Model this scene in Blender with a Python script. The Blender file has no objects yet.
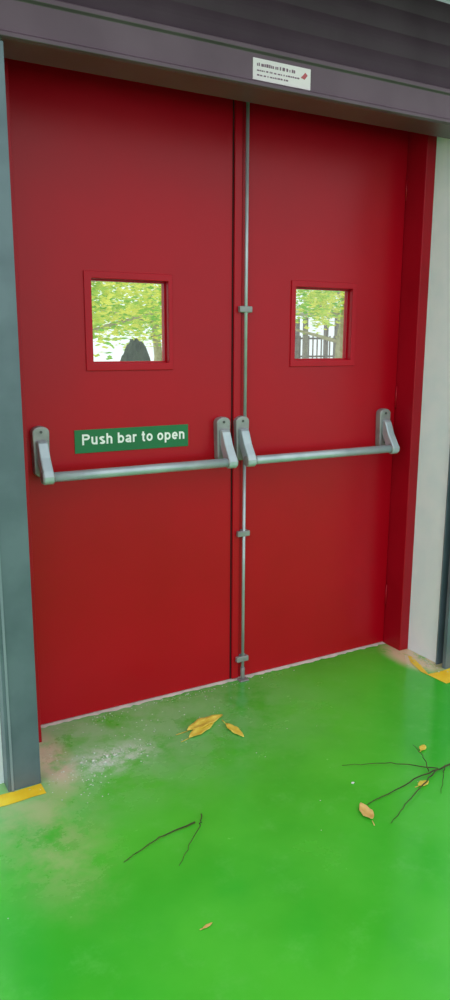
import bpy, bmesh, math, random
from mathutils import Matrix, Vector
random.seed(7)
sc=bpy.context.scene
sc.view_settings.view_transform='Standard'
sc.view_settings.look='None'
COL=bpy.context.collection

# ---------------------------------------------------------------- camera
cam=bpy.data.cameras.new('camera'); co=bpy.data.objects.new('camera',cam); COL.objects.link(co)
cam.sensor_fit='VERTICAL'; cam.sensor_height=24; cam.sensor_width=24; cam.lens=24*.755
cam.clip_start=.02
co.matrix_world=Matrix.Translation((0,-2.65,1.448))@Matrix.Rotation(math.radians(-29.5),4,'Z')@Matrix.Rotation(math.radians(78.1),4,'X')@Matrix.Rotation(math.radians(.24),4,'Z')
sc.camera=co

# ---------------------------------------------------------------- materials
def srgb(r,g,b):
    f=lambda c:(c/255/12.92) if c/255<=.04045 else ((c/255+.055)/1.055)**2.4
    return (f(r),f(g),f(b),1)
def mat(name,c1,c2=None,rough=.5,metal=0,scale=6,detail=5,bump=0,bscale=80,coat=0,rvar=0,spec=.5,lo=.35,hi=.65):
    m=bpy.data.materials.new(name); m.use_nodes=True; nt=m.node_tree; N=nt.nodes; L=nt.links
    b=N['Principled BSDF']; b.inputs['Roughness'].default_value=rough; b.inputs['Metallic'].default_value=metal
    b.inputs['Coat Weight'].default_value=coat; b.inputs['Coat Roughness'].default_value=.15
    b.inputs['Specular IOR Level'].default_value=spec
    tc=N.new('ShaderNodeTexCoord')
    n=N.new('ShaderNodeTexNoise'); n.inputs['Scale'].default_value=scale; n.inputs['Detail'].default_value=detail
    L.new(tc.outputs['Object'],n.inputs['Vector'])
    r=N.new('ShaderNodeValToRGB'); r.color_ramp.elements[0].position=lo; r.color_ramp.elements[1].position=hi
    r.color_ramp.elements[0].color=c1; r.color_ramp.elements[1].color=c2 or c1
    L.new(n.outputs['Fac'],r.inputs['Fac']); L.new(r.outputs['Color'],b.inputs['Base Color'])
    if rvar:
        mr=N.new('ShaderNodeMapRange'); mr.inputs['From Min'].default_value=.3; mr.inputs['From Max'].default_value=.7
        mr.inputs['To Min'].default_value=rough-rvar; mr.inputs['To Max'].default_value=rough+rvar
        L.new(n.outputs['Fac'],mr.inputs['Value']); L.new(mr.outputs['Result'],b.inputs['Roughness'])
    if bump:
        n2=N.new('ShaderNodeTexNoise'); n2.inputs['Scale'].default_value=bscale; n2.inputs['Detail'].default_value=3
        L.new(tc.outputs['Object'],n2.inputs['Vector'])
        bp=N.new('ShaderNodeBump'); bp.inputs['Strength'].default_value=bump; bp.inputs['Distance'].default_value=.002
        L.new(n2.outputs['Fac'],bp.inputs['Height']); L.new(bp.outputs['Normal'],b.inputs['Normal'])
    return m
M_red=mat('red_door_paint',srgb(172,0,22),srgb(182,0,26),rough=.33,scale=2.2,bump=.12,bscale=160,rvar=.05,spec=.32)
M_redf=mat('red_frame_paint',srgb(158,2,24),srgb(168,4,28),rough=.38,scale=4,bump=.1,bscale=160,spec=.3)
M_redl=mat('red_window_trim',srgb(180,2,28),srgb(188,4,32),rough=.35,scale=4,spec=.3)
M_dark=mat('dark_gap',srgb(45,5,8),rough=.8)
M_alu=mat('satin_aluminium',srgb(172,188,196),srgb(190,204,210),rough=.36,metal=.4,scale=12)
M_alud=mat('grey_cast_metal',srgb(142,144,146),srgb(162,164,164),rough=.42,metal=.4,scale=25)
M_screw=mat('screw_steel',srgb(90,92,92),rough=.4,metal=.8)
M_sign=mat('green_sign_vinyl',srgb(0,112,62),srgb(0,118,66),rough=.35)
M_white=mat('white_lettering',srgb(245,250,246),rough=.4)
M_col=mat('blue_grey_steel_paint',srgb(88,106,116),srgb(102,120,130),rough=.4,scale=7,metal=.1,bump=.1)
M_coll=mat('blue_grey_lip',srgb(124,140,150),srgb(134,150,158),rough=.4)
M_shut=mat('purple_brown_shutter_paint',srgb(86,68,80),srgb(96,78,90),rough=.36,scale=5,metal=.15,bump=.1)
M_shutd=mat('dark_shutter_paint',srgb(62,46,58),srgb(70,54,66),rough=.6,scale=5,spec=.3)
M_label=mat('label_plate',srgb(226,216,222),srgb(236,226,230),rough=.35)
M_ltxt=mat('label_ink',srgb(120,90,112),rough=.6)
M_lred=mat('label_red',srgb(190,90,100),rough=.6)
M_wall=mat('white_painted_plaster',srgb(232,246,252),srgb(240,250,255),rough=.75,scale=9,bump=.5,bscale=40)
M_yel=mat('yellow_floor_paint',srgb(236,192,24),srgb(248,216,54),rough=.45,scale=14)
M_leafy=mat('dry_yellow_leaf',srgb(216,190,60),srgb(242,224,96),rough=.6,scale=30)
M_leafb=mat('dry_tan_leaf',srgb(206,164,84),srgb(236,200,130),rough=.6,scale=30)
M_twig=mat('twig_bark',srgb(44,56,24),srgb(74,74,38),rough=.8,scale=40)
M_crumb=mat('plaster_crumb',srgb(190,206,190),srgb(220,228,216),rough=.9,scale=40)
M_thr=mat('threshold_dust',srgb(206,206,196),srgb(236,230,222),rough=.8,scale=18)
M_bark=mat('tree_bark',srgb(170,160,130),srgb(196,184,160),rough=.9,scale=12,bump=.5)
M_gnd=mat('outside_paving',srgb(206,206,196),srgb(226,224,214),rough=.9,scale=2)
M_shrub=mat('dark_shrub',srgb(44,58,44),srgb(66,78,60),rough=.8,scale=8)
M_shed=mat('shed_steel',srgb(140,130,126),srgb(160,150,144),rough=.6)
M_shedr=mat('shed_roof',srgb(178,174,170),srgb(196,192,188),rough=.5)

def foliage(name,a,b):
    m=bpy.data.materials.new(name); m.use_nodes=True; nt=m.node_tree; N=nt.nodes; L=nt.links; N.clear()
    o=N.new('ShaderNodeOutputMaterial'); d=N.new('ShaderNodeBsdfDiffuse'); t=N.new('ShaderNodeBsdfTranslucent'); mx=N.new('ShaderNodeMixShader')
    tc=N.new('ShaderNodeTexCoord'); n=N.new('ShaderNodeTexNoise'); n.inputs['Scale'].default_value=2.2; r=N.new('ShaderNodeValToRGB')
    r.color_ramp.elements[0].position=.38; r.color_ramp.elements[1].position=.58
    r.color_ramp.elements[0].color=a; r.color_ramp.elements[1].color=b
    L.new(tc.outputs['Object'],n.inputs['Vector']); L.new(n.outputs['Fac'],r.inputs['Fac'])
    for s in (d,t): L.new(r.outputs['Color'],s.inputs['Color'])
    mx.inputs[0].default_value=.5; L.new(d.outputs[0],mx.inputs[1]); L.new(t.outputs[0],mx.inputs[2]); L.new(mx.outputs[0],o.inputs[0])
    return m
M_fol=foliage('tree_foliage',srgb(146,210,84),srgb(255,250,130))

def glass():
    m=bpy.data.materials.new('window_glass'); m.use_nodes=True; nt=m.node_tree; N=nt.nodes; L=nt.links; N.clear()
    o=N.new('ShaderNodeOutputMaterial'); t=N.new('ShaderNodeBsdfTransparent'); g=N.new('ShaderNodeBsdfGlossy'); mx=N.new('ShaderNodeMixShader'); f=N.new('ShaderNodeFresnel')
    t.inputs[0].default_value=(.93,.98,.96,1); g.inputs['Roughness'].default_value=.02; f.inputs[0].default_value=1.45
    L.new(f.outputs[0],mx.inputs[0]); L.new(t.outputs[0],mx.inputs[1]); L.new(g.outputs[0],mx.inputs[2]); L.new(mx.outputs[0],o.inputs[0])
    return m
M_glass=glass()

def floor_mat():
    m=bpy.data.materials.new('green_epoxy_floor'); m.use_nodes=True; nt=m.node_tree; N=nt.nodes; L=nt.links
    b=N['Principled BSDF']; tc=N.new('ShaderNodeTexCoord'); sep=N.new('ShaderNodeSeparateXYZ'); L.new(tc.outputs['Object'],sep.inputs[0])
    def noise(s,d=5,r=.55):
        n=N.new('ShaderNodeTexNoise'); n.inputs['Scale'].default_value=s; n.inputs['Detail'].default_value=d; n.inputs['Roughness'].default_value=r
        L.new(tc.outputs['Object'],n.inputs['Vector']); return n.outputs['Fac']
    def math_(op,a,b_=None,clamp=False):
        n=N.new('ShaderNodeMath'); n.operation=op; n.use_clamp=clamp
        for i,v in enumerate((a,b_)):
            if v is None: continue
            if isinstance(v,(int,float)): n.inputs[i].default_value=v
            else: L.new(v,n.inputs[i])
        return n.outputs[0]
    def mrange(v,a,b_,c=0,d=1):
        n=N.new('ShaderNodeMapRange'); n.interpolation_type='SMOOTHSTEP'
        for i,x in enumerate((a,b_,c,d)): n.inputs[i+1].default_value=x
        L.new(v,n.inputs[0]); return n.outputs[0]
    def mix(f,a,b_):
        n=N.new('ShaderNodeMix'); n.data_type='RGBA'
        L.new(f,n.inputs[0])
        for i,v in ((6,a),(7,b_)):
            if isinstance(v,tuple): n.inputs[i].default_value=v
            else: L.new(v,n.inputs[i])
        return n.outputs[2]
    base=mix(mrange(noise(1.6),.35,.65),srgb(54,178,44),srgb(76,194,54))
    base=mix(mrange(noise(9,6,.7),.5,.8,0,.4),base,srgb(104,202,90))
    y=sep.outputs['Y']; x=sep.outputs['X']
    near=mrange(y,-.8,-.12)
    left=mrange(x,2.1,.6)
    dn=mrange(noise(5,8,.7),.3,.6)
    d1=math_('MULTIPLY',math_('MULTIPLY',near,left),dn)
    base=mix(math_('MULTIPLY',d1,.8,True),base,srgb(166,206,162))
    def blob(cx,cy,sx,sy,a,b_):
        px=math_('MULTIPLY',math_('SUBTRACT',x,cx),1/sx); py=math_('MULTIPLY',math_('SUBTRACT',y,cy),1/sy)
        return mrange(math_('SQRT',math_('ADD',math_('MULTIPLY',px,px),math_('MULTIPLY',py,py))),a,b_)
    sc1=math_('MULTIPLY',blob(.84,-.34,.26,.14,1.0,.1),mrange(noise(16,8,.75),.4,.58),True)
    base=mix(math_('MULTIPLY',sc1,.85),base,srgb(212,228,214))
    sand=math_('MULTIPLY',blob(.53,-.55,.20,.50,1.2,.1),mrange(noise(7,8,.7),.3,.65),True)
    base=mix(math_('MULTIPLY',sand,.7),base,srgb(186,190,140))
    sand2=math_('MULTIPLY',blob(.66,-.25,.08,.24,1.2,.3),mrange(noise(9,8,.7),.3,.55),True)
    base=mix(math_('MULTIPLY',sand2,.85),base,srgb(218,198,176))
    w=math_('MULTIPLY',blob(2.42,-.2,.14,.22,1.1,.5),mrange(noise(10,6,.7),.3,.5),True)
    base=mix(w,base,srgb(226,208,170))
    L.new(base,b.inputs['Base Color'])
    ro=mrange(noise(3.2,6,.65),.3,.7,.12,.28)
    ro=math_('ADD',ro,math_('MULTIPLY',math_('ADD',d1,sand),.22),True)
    L.new(ro,b.inputs['Roughness'])
    b.inputs['Specular IOR Level'].default_value=.55
    bp=N.new('ShaderNodeBump'); bp.inputs['Strength'].default_value=.2; bp.inputs['Distance'].default_value=.004
    L.new(noise(11,4,.5),bp.inputs['Height']); L.new(bp.outputs[0],b.inputs['Normal'])
    return m
M_floor=floor_mat()

# ---------------------------------------------------------------- helpers
def empty(name,loc=(0,0,0)):
    e=bpy.data.objects.new(name,None); e.location=loc; e.empty_display_size=.1; COL.objects.link(e); return e
def obj(name,bm,m,parent=None,smooth=False,bevel=0,seg=2):
    me=bpy.data.meshes.new(name); bmesh.ops.recalc_face_normals(bm,faces=bm.faces[:]); bm.to_mesh(me); bm.free()
    for mm in (m if isinstance(m,list) else [m]): me.materials.append(mm)
    if smooth:
        for p in me.polygons: p.use_smooth=True
    o=bpy.data.objects.new(name,me); COL.objects.link(o)
    if parent: o.parent=parent
    if bevel:
        b=o.modifiers.new('bevel','BEVEL'); b.width=bevel; b.segments=seg; b.limit_method='ANGLE'; b.angle_limit=math.radians(35)
    return o
def addbox(bm,x0,x1,y0,y1,z0,z1,mi=0):
    v=[bm.verts.new((x,y,z)) for z in (z0,z1) for y in (y0,y1) for x in (x0,x1)]
    for f in ((0,1,3,2),(4,6,7,5),(0,4,5,1),(2,3,7,6),(0,2,6,4),(1,5,7,3)):
        bm.faces.new([v[i] for i in f]).material_index=mi
def box(name,b,m,parent=None,bevel=0):
    bm=bmesh.new(); addbox(bm,*b); return obj(name,bm,m,parent,bevel=bevel)
def ring(bm,o,i,y0,y1):
    def loop(r,y): return [bm.verts.new(p) for p in ((r[0],y,r[2]),(r[1],y,r[2]),(r[1],y,r[3]),(r[0],y,r[3]))]
    of,inf,ob,ib=loop(o,y0),loop(i,y0),loop(o,y1),loop(i,y1)
    for k in range(4):
        j=(k+1)%4
        bm.faces.new((of[k],of[j],inf[j],inf[k])); bm.faces.new((ob[k],ib[k],ib[j],ob[j]))
        bm.faces.new((of[k],ob[k],ob[j],of[j])); bm.faces.new((inf[k],inf[j],ib[j],ib[k]))
def cyl(name,p0,p1,r,m,parent=None,seg=24,bevel=0):
    p0,p1=Vector(p0),Vector(p1); d=p1-p0
    bm=bmesh.new(); bmesh.ops.create_cone(bm,cap_ends=True,segments=seg,radius1=r,radius2=r,depth=d.length)
    T=Matrix.Translation((p0+p1)/2)@d.to_track_quat('Z','Y').to_matrix().to_4x4()
    bmesh.ops.transform(bm,matrix=T,verts=bm.verts)
    o=obj(name,bm,m,parent,bevel=bevel)
    for p in o.data.polygons:
        if len(p.vertices)==4: p.use_smooth=True
    return o
def profile(name,pts,x0,x1,m,parent=None,bevel=0,taper=None):
    bm=bmesh.new(); a=[bm.verts.new((x0,y,z)) for y,z in pts]; b=[bm.verts.new((x1,y,z)) for y,z in pts]
    bm.faces.new(a); bm.faces.new(b[::-1]); n=len(pts)
    for k in range(n): bm.faces.new((a[k],a[(k+1)%n],b[(k+1)%n],b[k]))
    return obj(name,bm,m,parent,bevel=bevel,seg=3)

# ---------------------------------------------------------------- building shell
box('floor',(-6,7,-9,.06,-.1,0),M_floor)
box('ground_outside',(-15,40,.06,40,-.12,-.02),M_gnd)
bm=bmesh.new()
addbox(bm,-6,.6,-.31,.06,0,3.6); addbox(bm,2.45,7,-.31,.06,0,3.6); addbox(bm,.6,2.45,-.31,.06,2.45,3.6)
obj('wall_back',bm,M_wall)

# door frame
fr=empty('door_frame',(1.5,0,0))
def P(o,par):
    o.parent=par; o.matrix_parent_inverse=Matrix.Translation(par.location).inverted(); return o
bm=bmesh.new()
addbox(bm,.6,.665,-.115,.06,0,2.45); addbox(bm,2.397,2.45,-.115,.06,0,2.45); addbox(bm,.665,2.397,-.115,.06,2.385,2.45)
P(obj('jambs_and_head',bm,M_redf,bevel=.003),fr)
bm=bmesh.new()
addbox(bm,.665,.68,.046,.06,0,2.385); addbox(bm,2.382,2.397,.046,.06,0,2.385)
P(obj('door_stop',bm,M_redf),fr)

# ---------------------------------------------------------------- door leaves
def leaf(name,x0,x1,wo,wi):
    e=empty(name,((x0+x1)/2,.02,0))
    bm=bmesh.new(); ring(bm,(x0,x1,.008,2.38),wi,0,.045)
    P(obj('leaf_panel',bm,M_red),e)
    bm=bmesh.new(); ring(bm,wo,wi,-.006,.001)
    P(obj('vision_panel_trim',bm,M_redl,bevel=.003),e)
    gi=(wi[0]+.006,wi[1]-.006,wi[2]+.006,wi[3]-.006)
    bm=bmesh.new(); ring(bm,wi,gi,.022,.045); P(obj('glazing_bead',bm,M_redl),e)
    P(box('glass_pane',(wi[0],wi[1],.031,.035,wi[2],wi[3]),M_glass),e)
    return e
d1=leaf('door_1',.668,1.538,(.922,1.268,1.339,1.689),(.950,1.250,1.366,1.663))
d2=leaf('door_2',1.542,2.394,(1.806,2.147,1.343,1.692),(1.828,2.122,1.370,1.666))
P(box('meeting_stile_cover',(1.531,1.565,-.012,-.0005,.01,2.375),M_red,bevel=.003),d1)
P(box('meeting_stile_groove',(1.526,1.531,-.002,.0,.01,2.375),M_dark),d1)
P(box('meeting_stile_edge',(1.565,1.570,-.003,.0,.01,2.375),M_dark),d2)
for z in (.25,1.2,2.1):
    P(cyl('hinge_knuckle',(2.395,-.004,z-.05),(2.395,-.004,z+.05),.004,M_redf),d2)
    P(cyl('hinge_knuckle',(.667,-.004,z-.05),(.667,-.004,z+.05),.004,M_redf),d1)
bm=bmesh.new(); n=90; A=[];B=[]
for k in range(n+1):
    x=.666+(2.396-.666)*k/n
    A.append(bm.verts.new((x,.04,.0075))); B.append(bm.verts.new((x,-.010-.014*random.random(),.002)))
for k in range(n): bm.faces.new((A[k],A[k+1],B[k+1],B[k]))
obj('trim_1',bm,M_thr)

# ---------------------------------------------------------------- sign
sg=empty('push_bar_sign',(1.1,0,1.085))
P(box('sign_plate',(.868,1.330,-.0035,-.0003,1.042,1.128),M_sign,bevel=.001),sg)
def arc(cx,cy,rx,ry,a0,a1,n=14):
    return [(cx+rx*math.cos(math.radians(a0+(a1-a0)*k/n)),cy+ry*math.sin(math.radians(a0+(a1-a0)*k/n))) for k in range(n+1)]
h=.092
def ringl(cx): return arc(cx,.375,.235,.375-h,0,360,24)
G={
 'P':(.80,[[(h,0),(h,1)],[(h,1-h),(.42,1-h)]+arc(.42,.72,.25,.28-h,90,-90,10)+[(h,.72-.28+h)]]),
 'u':(.68,[[(.09,.75),(.09,.27)]+arc(.295,.27,.205,.27-h,180,360,12),[(.50,.75),(.50,0)]]),
 's':(.60,[arc(.28,.555,.19,.195-h,20,90,6)+arc(.28,.555,.19,.195-h,90,250,10)[1:]+arc(.28,.195,.205,.195-h,75,-90,10)+arc(.28,.195,.215,.195-h,-90,-160,6)[1:]]),
 'h':(.68,[[(.09,0),(.09,1)],arc(.295,.48,.205,.27-h,180,0,12)+[(.50,0)]]),
 'n':(.68,[[(.09,0),(.09,.75)],arc(.295,.48,.205,.27-h,180,0,12)+[(.50,0)]]),
 'b':(.69,[[(.09,0),(.09,1)],ringl(.325)]),
 'p':(.69,[[(.09,-.26),(.09,.75)],ringl(.325)]),
 'o':(.68,[ringl(.31)]),
 'a':(.64,[arc(.28,.50,.2,.25-h,165,0,12)+[(.48,.1),(.53,0)],arc(.27,.215,.2,.215-h,60,300,14),[(.37,.335),(.48,.385)],[(.37,.095),(.48,.17)]]),
 'r':(.46,[[(.09,0),(.09,.75)],arc(.31,.45,.22,.29-h,180,80,8)+[(.40,.65)]]),
 't':(.42,[[(.17,.96),(.17,.2)]+arc(.285,.2,.115,.2-h+.005,180,270,6)+[(.36,.095)],[(0,.75-h+.01),(.35,.75-h+.01)]]),
 'e':(.67,[[(.09,.375),(.53,.375)]+arc(.31,.375,.225,.375-h,0,318,24)]),
}
bm=bmesh.new(); 
def stroke(bm,pts,ox,oz,s):
    pts=[Vector(p) for p in pts]; q=[pts[0]]
    for p in pts[1:]:
        if (p-q[-1]).length>1e-4: q.append(p)
    closed=(q[0]-q[-1]).length<1e-3
    L=[];R=[]
    for i,p in enumerate(q):
        a=q[i-1] if i>0 else (q[-2] if closed else None); b=q[i+1] if i<len(q)-1 else (q[1] if closed else None)
        d=Vector((0,0))
        if a is not None: d+=(p-a).normalized()
        if b is not None: d+=(b-p).normalized()
        if d.length<1e-6: d=(b-p) if b is not None else (p-a)
        d.normalize(); n=Vector((-d.y,d.x))
        k=1
        if a is not None and b is not None:
            k=1/max(.6,abs(n.dot(Vector((-(b-p).normalized().y,(b-p).normalized().x)))))
        L.append(p+n*h*k); R.append(p-n*h*k)
    for i in range(len(q)-1):
        vs=[bm.verts.new((ox+v.x*s,-.0042-random.random()*.0002,oz+v.y*s)) for v in (R[i],R[i+1],L[i+1],L[i])]
        bm.faces.new(vs)
TR=.10
text='Push bar to open'; tw=0
for ch in text: tw+=(.36 if ch==' ' else G[ch][0]+TR)
s=.418/(tw-.15); ox=.896
zs=1.072
for ch in text:
    if ch==' ': ox+=.36*s; continue
    for st in G[ch][1]: stroke(bm,st,ox,zs,s)
    ox+=(G[ch][0]+TR)*s
P(obj('sign_text',bm,M_white),sg)

# ---------------------------------------------------------------- panic bars
def bracket(par,x,zoff=0):
    bm=bmesh.new()
    out=[]
    for k in range(13):
        a=math.pi*k/12; out.append((x+.031*math.cos(a),1.130+zoff+.022*math.sin(a)))
    out+= [(x-.027,.985+zoff),(x-.015,.972+zoff),(x+.015,.972+zoff),(x+.027,.985+zoff)]
    f=[bm.verts.new((p[0],-.034,p[1])) for p in out]; b=[bm.verts.new((p[0],0,p[1])) for p in out]
    bm.faces.new(f); bm.faces.new(b[::-1]); n=len(out)
    for k in range(n): bm.faces.new((f[k],b[k],b[(k+1)%n],f[(k+1)%n]))
    P(obj('housing',bm,M_alud,bevel=.005,seg=3),par)
    pts=[(-.030,1.100),(-.046,1.104),(-.056,1.094),(-.078,1.045),(-.106,1.004),(-.117,.984),(-.116,.966),(-.104,.955),(-.088,.955),(-.072,.968),(-.05,1.01),(-.034,1.04)]
    P(profile('lever_arm',[(y,z+zoff) for y,z in pts],x-.019,x+.019,M_alu,bevel=.006),par)
    for z in (1.132,1.0):
        P(cyl('screw',(x,-.0345,z+zoff),(x,-.0365,z+zoff),.005,M_screw,seg=12),par)
def panic(name,xa,xb):
    e=empty(name,((xa+xb)/2,-.05,1))
    bracket(e,xa); bracket(e,xb)
    P(cyl('push_bar',(xa-.012,-.094,.979),(xb+.012,-.094,.979),.0175,M_alu,seg=32),e)
    for x in (xa,xb): P(cyl('bar_collar',(x-.022,-.094,.979),(x+.022,-.094,.979),.021,M_alud,bevel=.003),e)
    return e
p1=panic('panic_bar',.737,1.474)
p2=panic('panic_bar',1.562,2.312)

RX=1.578
vb=empty('vertical_bolt_rod',(RX,-.02,1.1))
P(cyl('upper_rod',(RX,-.022,1.14),(RX,-.022,2.33),.0065,M_alu),vb)
P(cyl('lower_rod',(RX,-.022,.02),(RX,-.022,.985),.0065,M_alu),vb)
for z in (1.570,.660,.100):
    P(box('guide_bracket',(RX-.032,RX+.026,-.0305,-.013,z-.012,z+.012),M_alud,bevel=.003),vb)
    P(box('guide_base',(RX-.008,RX+.02,-.013,.0,z-.014,z+.014),M_alud,bevel=.002),vb)
P(cyl('rod_tip',(RX,-.022,.008),(RX,-.022,.06),.0095,M_alud,bevel=.002),vb)
P(box('floor_socket',(RX-.022,RX+.022,-.045,-.012,.0005,.007),M_alud,bevel=.002),vb)
P(box('top_keeper',(RX-.02,RX+.025,-.04,-.013,2.325,2.375),M_alud,bevel=.003),vb)

# ---------------------------------------------------------------- shutter + guides
def guide(name,xa,xb,flip):
    e=empty(name,((xa+xb)/2,-.34,0))
    bm=bmesh.new(); T=2.246
    inner=xb if not flip else xa
    s=-1 if not flip else 1
    addbox(bm,xa,xb,-.372,-.366,0,T)
    addbox(bm,xa,xb,-.318,-.3105,0,T)
    o=xa if not flip else xb
    addbox(bm,min(o,o-s*.006),max(o,o-s*.006),-.366,-.318,0,T)
    a=inner; addbox(bm,min(a,a+s*.006),max(a,a+s*.006),-.366,-.352,0,T)
    P(obj('channel',bm,M_col,bevel=.0015),e)
    lx=xa+.014 if not flip else xb-.014
    P(box('front_lip',(lx-.004,lx+.004,-.3755,-.372,0,T),M_coll,bevel=.001),e)
guide('shutter_guide_rail',.480,.588,False)
guide('shutter_guide_rail',2.436,2.55,True)

sh=empty('rolling_shutter',(1.5,-.34,2.5))
prof=[(-.372,2.252),(-.384,2.256),(-.384,2.268),(-.372,2.272),(-.370,2.354),(-.378,2.360),(-.378,2.374),(-.352,2.384),(-.225,2.384),(-.225,2.252)]
P(profile('bottom_rail',[(y,z) for y,z in prof],.30,2.74,M_shut,bevel=.002),sh)
bm=bmesh.new(); pts=[]; z=2.384
while z<2.68:
    for k in range(6):
        t=k/6; pts.append((-.342-.005*math.sin(math.pi*t),z+.075*t))
    z+=.075
a=[bm.verts.new((.40,y,z)) for y,z in pts]; b=[bm.verts.new((2.66,y,z)) for y,z in pts]
for k in range(len(pts)-1): bm.faces.new((a[k],a[k+1],b[k+1],b[k]))
P(obj('curtain_slats',bm,M_shutd),sh)
P(box('shade_hood',(.2,2.9,-.80,-.312,2.70,3.2),M_shutd,bevel=.01),sh)  # mostly unseen box, added to block sky and shade the upper doors
P(box('maker_label',(1.385,1.612,-.3735,-.3705,2.275,2.340),M_label,bevel=.001),sh)
bm=bmesh.new()
for zz,hh,xe in ((2.317,.010,1.545),(2.302,.005,1.56),(2.288,.005,1.52)):
    x=1.400
    while x<xe:
        w=random.uniform(.003,.010); addbox(bm,x,x+w,-.3742,-.3734,zz,zz+hh*random.uniform(.75,1)); x+=w+random.choice((.0025,.0025,.006))
P(obj('label_print',bm,M_ltxt),sh)
bm=bmesh.new()
vs=[bm.verts.new((1.585+dx,-.3742,2.314+dz)) for dx,dz in ((-.014,-.006),(.002,-.010),(.014,.004),(.004,.012),(-.004,.003))]
bm.faces.new(vs)
P(obj('label_mark',bm,M_lred),sh)

# ---------------------------------------------------------------- yellow line
def strip(name,poly,m,z=.0015):
    bm=bmesh.new(); bm.faces.new([bm.verts.new((x,y,z)) for x,y in poly]); return obj(name,bm,m)
def ragged(x0,x1,y0,y1,n=24,j=.01):
    A=[(x0+(x1-x0)*k/n,y0+random.uniform(-j,j)) for k in range(n+1)]
    B=[(x1+(x0-x1)*k/n,y1+random.uniform(-j,j)) for k in range(n+1)]
    return A+B
strip('floor_marking_line',ragged(-2,.586,-.440,-.3765,60,.003),M_yel)
strip('floor_marking_line',ragged(2.33,5,-.485,-.3785,60,.005)+[(2.35,-.33),(2.375,-.27),(2.40,-.19),(2.39,-.18),(2.35,-.24),(2.32,-.34)],M_yel)

# ---------------------------------------------------------------- fallen leaves
def fleaf(loc,L,W,rot,m,curl=.25):
    bm=bmesh.new(); n=10; rows=[]
    for k in range(n+1):
        t=k/n; w=W*math.sin(math.pi*min(1,t*.96+.02))**.8*(1-.25*t)
        zc=curl*L*.35*(t-.5)**2*2
        rows.append([bm.verts.new(((t-.5)*L,s*w/2,.003+zc+abs(s)*w*.15*(1+.4*math.sin(k*1.7)))) for s in (-1,-.5,0,.5,1)])
    for k in range(n):
        for j in range(4): bm.faces.new((rows[k][j],rows[k][j+1],rows[k+1][j+1],rows[k+1][j]))
    st=[bm.verts.new(p) for p in ((-.5*L,-.0015,.004),(-.5*L,.0015,.004),(-.78*L,.0015+.04*L,.004),(-.78*L,-.0015+.04*L,.004))]
    bm.faces.new(st)
    o=obj('fallen_leaf',bm,m,smooth=True); o.location=(loc[0],loc[1],0); o.rotation_euler=(0,0,rot)
    so=o.modifiers.new('s','SOLIDIFY'); so.thickness=.0008
    return o
fleaf((1.255,-.285,0),.18,.065,math.radians(14),M_leafy,.1)
fleaf((1.22,-.325,0),.15,.055,math.radians(24),M_leafy,.1)
fleaf((1.325,-.39,0),.12,.04,math.radians(-86),M_leafy,.15)
fleaf((1.43,-1.03,0),.085,.045,math.radians(75),M_leafb,.5)
fleaf((1.86,-.83,0),.045,.028,math.radians(30),M_leafy)
fleaf((1.70,-1.0,0),.05,.03,math.radians(5),M_leafy)
fleaf((.775,-1.20,0),.03,.01,math.radians(10),M_leafb)

def twig(lines,name='fallen_twig'):
    cu=bpy.data.curves.new(name,'CURVE'); cu.dimensions='3D'; cu.bevel_depth=1; cu.bevel_resolution=2
    for pts,r in lines:
        sp=cu.splines.new('POLY'); n=8; P0=[Vector(p) for p in pts]; out=[]
        for a,b in zip(P0[:-1],P0[1:]):
            for k in range(n): 
                p=a.lerp(b,k/n); out.append(p+Vector((random.uniform(-1,1)*.003,random.uniform(-1,1)*.003,random.uniform(0,.002))))
        out.append(P0[-1]); sp.points.add(len(out)-1)
        for i,p in enumerate(out):
            sp.points[i].co=(p.x,p.y,max(p.z,r+.0008),1); sp.points[i].radius=r*(1-.65*i/len(out))
    cu.materials.append(M_twig); o=bpy.data.objects.new(name,cu); COL.objects.link(o); return o
twig([([(.94,-.815,.004),(.81,-.83,.006),(.68,-.875,.003)],.0024)])
twig([([(.975,-.79,.004),(.935,-.85,.012),(.81,-.965,.004)],.002)])
twig([([(1.95,-.96,.006),(1.72,-.97,.01),(1.46,-1.0,.004)],.0032),
      ([(1.80,-.965,.008),(1.62,-1.04,.01),(1.46,-1.11,.004)],.0024),
      ([(1.80,-.965,.01),(1.68,-.86,.012),(1.53,-.78,.004)],.002),
      ([(1.76,-.965,.01),(1.80,-.89,.02),(1.84,-.80,.006)],.002),
      ([(1.84,-.96,.008),(1.78,-1.01,.012),(1.71,-1.07,.004)],.0017)])

def crumbs(name,spots,m):
    bm=bmesh.new()
    for (cx,cy,sx,sy,n,r0,r1) in spots:
        for _ in range(n):
            r=random.uniform(r0,r1); x=random.gauss(cx,sx); y=random.gauss(cy,sy)
            if y>-.02: y=-.02-random.random()*.04
            if .47<x<.61 and y>-.385: y=-.39-random.random()*.03
            q=bmesh.ops.create_icosphere(bm,subdivisions=1,radius=r)
            for v in q['verts']:
                v.co=Vector((v.co.x*random.uniform(.7,1.3),v.co.y*random.uniform(.7,1.3),v.co.z*.5))+Vector((x,y,r*.4+.0005))
    return obj(name,bm,m)
crumbs('plaster_debris',[(.84,-.33,.07,.03,70,.001,.004),(.82,-.33,.025,.012,8,.004,.008),(.72,-.42,.06,.06,60,.001,.003),
    (1.2,-.04,.3,.015,80,.001,.003),(1.0,-.22,.2,.1,90,.001,.003),(2.40,-.25,.03,.06,40,.001,.004),(1.5,-.88,.002,.002,3,.003,.006),(1.42,-.7,.4,.3,14,.001,.002)],M_crumb)

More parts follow.
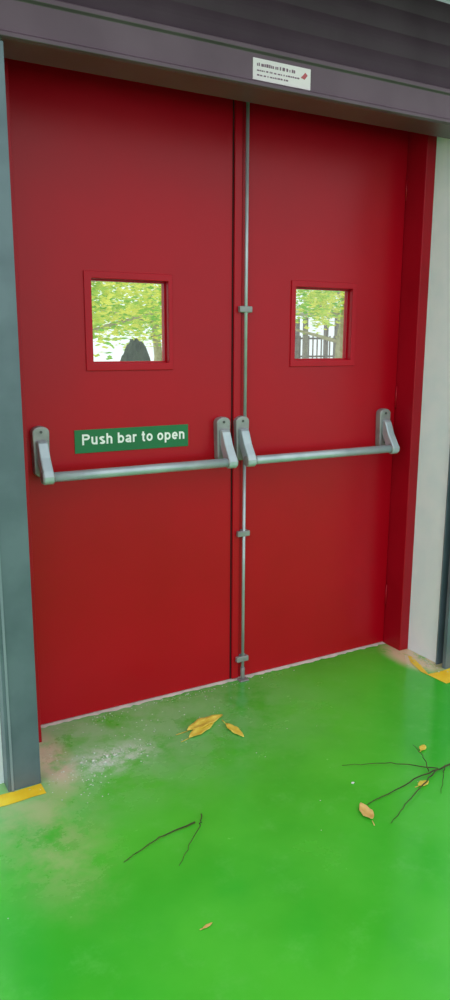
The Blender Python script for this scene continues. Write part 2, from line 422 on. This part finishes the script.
# ---------------------------------------------------------------- outside
def tree(x,y,h,r,n,zmin):
    e=empty('tree',(x,y,0))
    cu=bpy.data.curves.new('trunk','CURVE'); cu.dimensions='3D'; cu.bevel_depth=1; cu.bevel_resolution=3
    sp=cu.splines.new('POLY'); sp.points.add(6)
    for i in range(7):
        t=i/6; sp.points[i].co=(x+.15*math.sin(t*5+x),y,-.03+t*h*.8,1); sp.points[i].radius=.11*(1-.7*t)
    for b in range(7):
        a=b*2.4+x; z0=h*(.35+.06*b); sp=cu.splines.new('POLY'); sp.points.add(3)
        for i in range(4):
            t=i/3; sp.points[i].co=(x+math.cos(a)*r*.8*t,y+math.sin(a)*r*.8*t,z0+.5*t-.1*t*t,1); sp.points[i].radius=.04*(1-.8*t)
    cu.materials.append(M_bark); o=bpy.data.objects.new('trunk',cu); COL.objects.link(o); P(o,e)
    bm=bmesh.new()
    cl=[]
    for _ in range(90):
        a=random.random()*6.283; rr=r*math.sqrt(random.random()); zz=zmin+(h-zmin)*random.random()**1.5
        cl.append(Vector((x+math.cos(a)*rr,y+math.sin(a)*rr,zz)))
    for _ in range(n):
        c=random.choice(cl); p=c+Vector((random.gauss(0,.26),random.gauss(0,.26),random.gauss(0,.2)))
        s=random.uniform(.035,.075)
        R=Matrix.Rotation(random.random()*6.28,3,'Z')@Matrix.Rotation(random.uniform(-1.2,1.2),3,'X')
        q=[p+R@Vector(v)*s for v in ((-1,0,0),(0,-.5,.05),(1.1,0,0),(0,.5,.05))]
        bm.faces.new([bm.verts.new(v) for v in q])
    P(obj('foliage',bm,M_fol),e)
tree(3.5,8.0,3.6,1.7,9500,1.75)
tree(6.3,11.5,4.4,2.4,10000,1.7)
tree(9.2,9.0,4.0,2.2,10000,2.05)
tree(12.5,12.0,4.4,2.4,8000,2.2)
e=empty('potted_shrub',(3.30,5.2,0))
bm=bmesh.new(); bmesh.ops.create_icosphere(bm,subdivisions=4,radius=1)
for v in bm.verts:
    k=1+random.uniform(-.05,.05); v.co=Vector((v.co.x*.2*k,v.co.y*.2*k,v.co.z*.55*k))+Vector((3.30,5.2,.91))
P(obj('clipped_foliage',bm,M_shrub),e)
bm=bmesh.new(); bmesh.ops.create_cone(bm,cap_ends=True,segments=24,radius1=.14,radius2=.2,depth=.44)
bmesh.ops.transform(bm,matrix=Matrix.Translation((3.30,5.2,.20)),verts=bm.verts)
P(obj('pot',bm,M_shed,bevel=.01),e)
e=empty('parking_shelter',(12,14,0))
bm=bmesh.new()
for x in (10.4,11.4,12.4,13.4,14.4):
    for y in (13.4,15.2): addbox(bm,x-.05,x+.05,y-.05,y+.05,-.02,2.05)
for z in (.5,1.0,1.5): addbox(bm,10.4,14.4,15.18,15.22,z,z+.05)
for k in range(28): addbox(bm,10.4+k*.148,10.43+k*.148,15.16,15.19,0,1.6)
P(obj('posts_and_rails',bm,M_shed),e)
P(profile('roof',[(13.0,2.05),(15.6,2.25),(15.6,2.32),(13.0,2.12)],10.1,14.7,M_shedr),e)

# ---------------------------------------------------------------- light: overcast sky, with an added gradient that dims the right door leaf
w=bpy.data.worlds.new('world'); sc.world=w; w.use_nodes=True; nt=w.node_tree
bg=nt.nodes['Background']; tc=nt.nodes.new('ShaderNodeTexCoord'); sp=nt.nodes.new('ShaderNodeSeparateXYZ'); mr=nt.nodes.new('ShaderNodeMapRange')
nt.links.new(tc.outputs['Generated'],sp.inputs[0]); nt.links.new(sp.outputs['X'],mr.inputs['Value'])
mr.inputs['From Min'].default_value=-1; mr.inputs['From Max'].default_value=1; mr.inputs['To Min'].default_value=1.6; mr.inputs['To Max'].default_value=1.1
nt.links.new(mr.outputs['Result'],bg.inputs[1])
bg.inputs[0].default_value=(.94,.97,1,1)
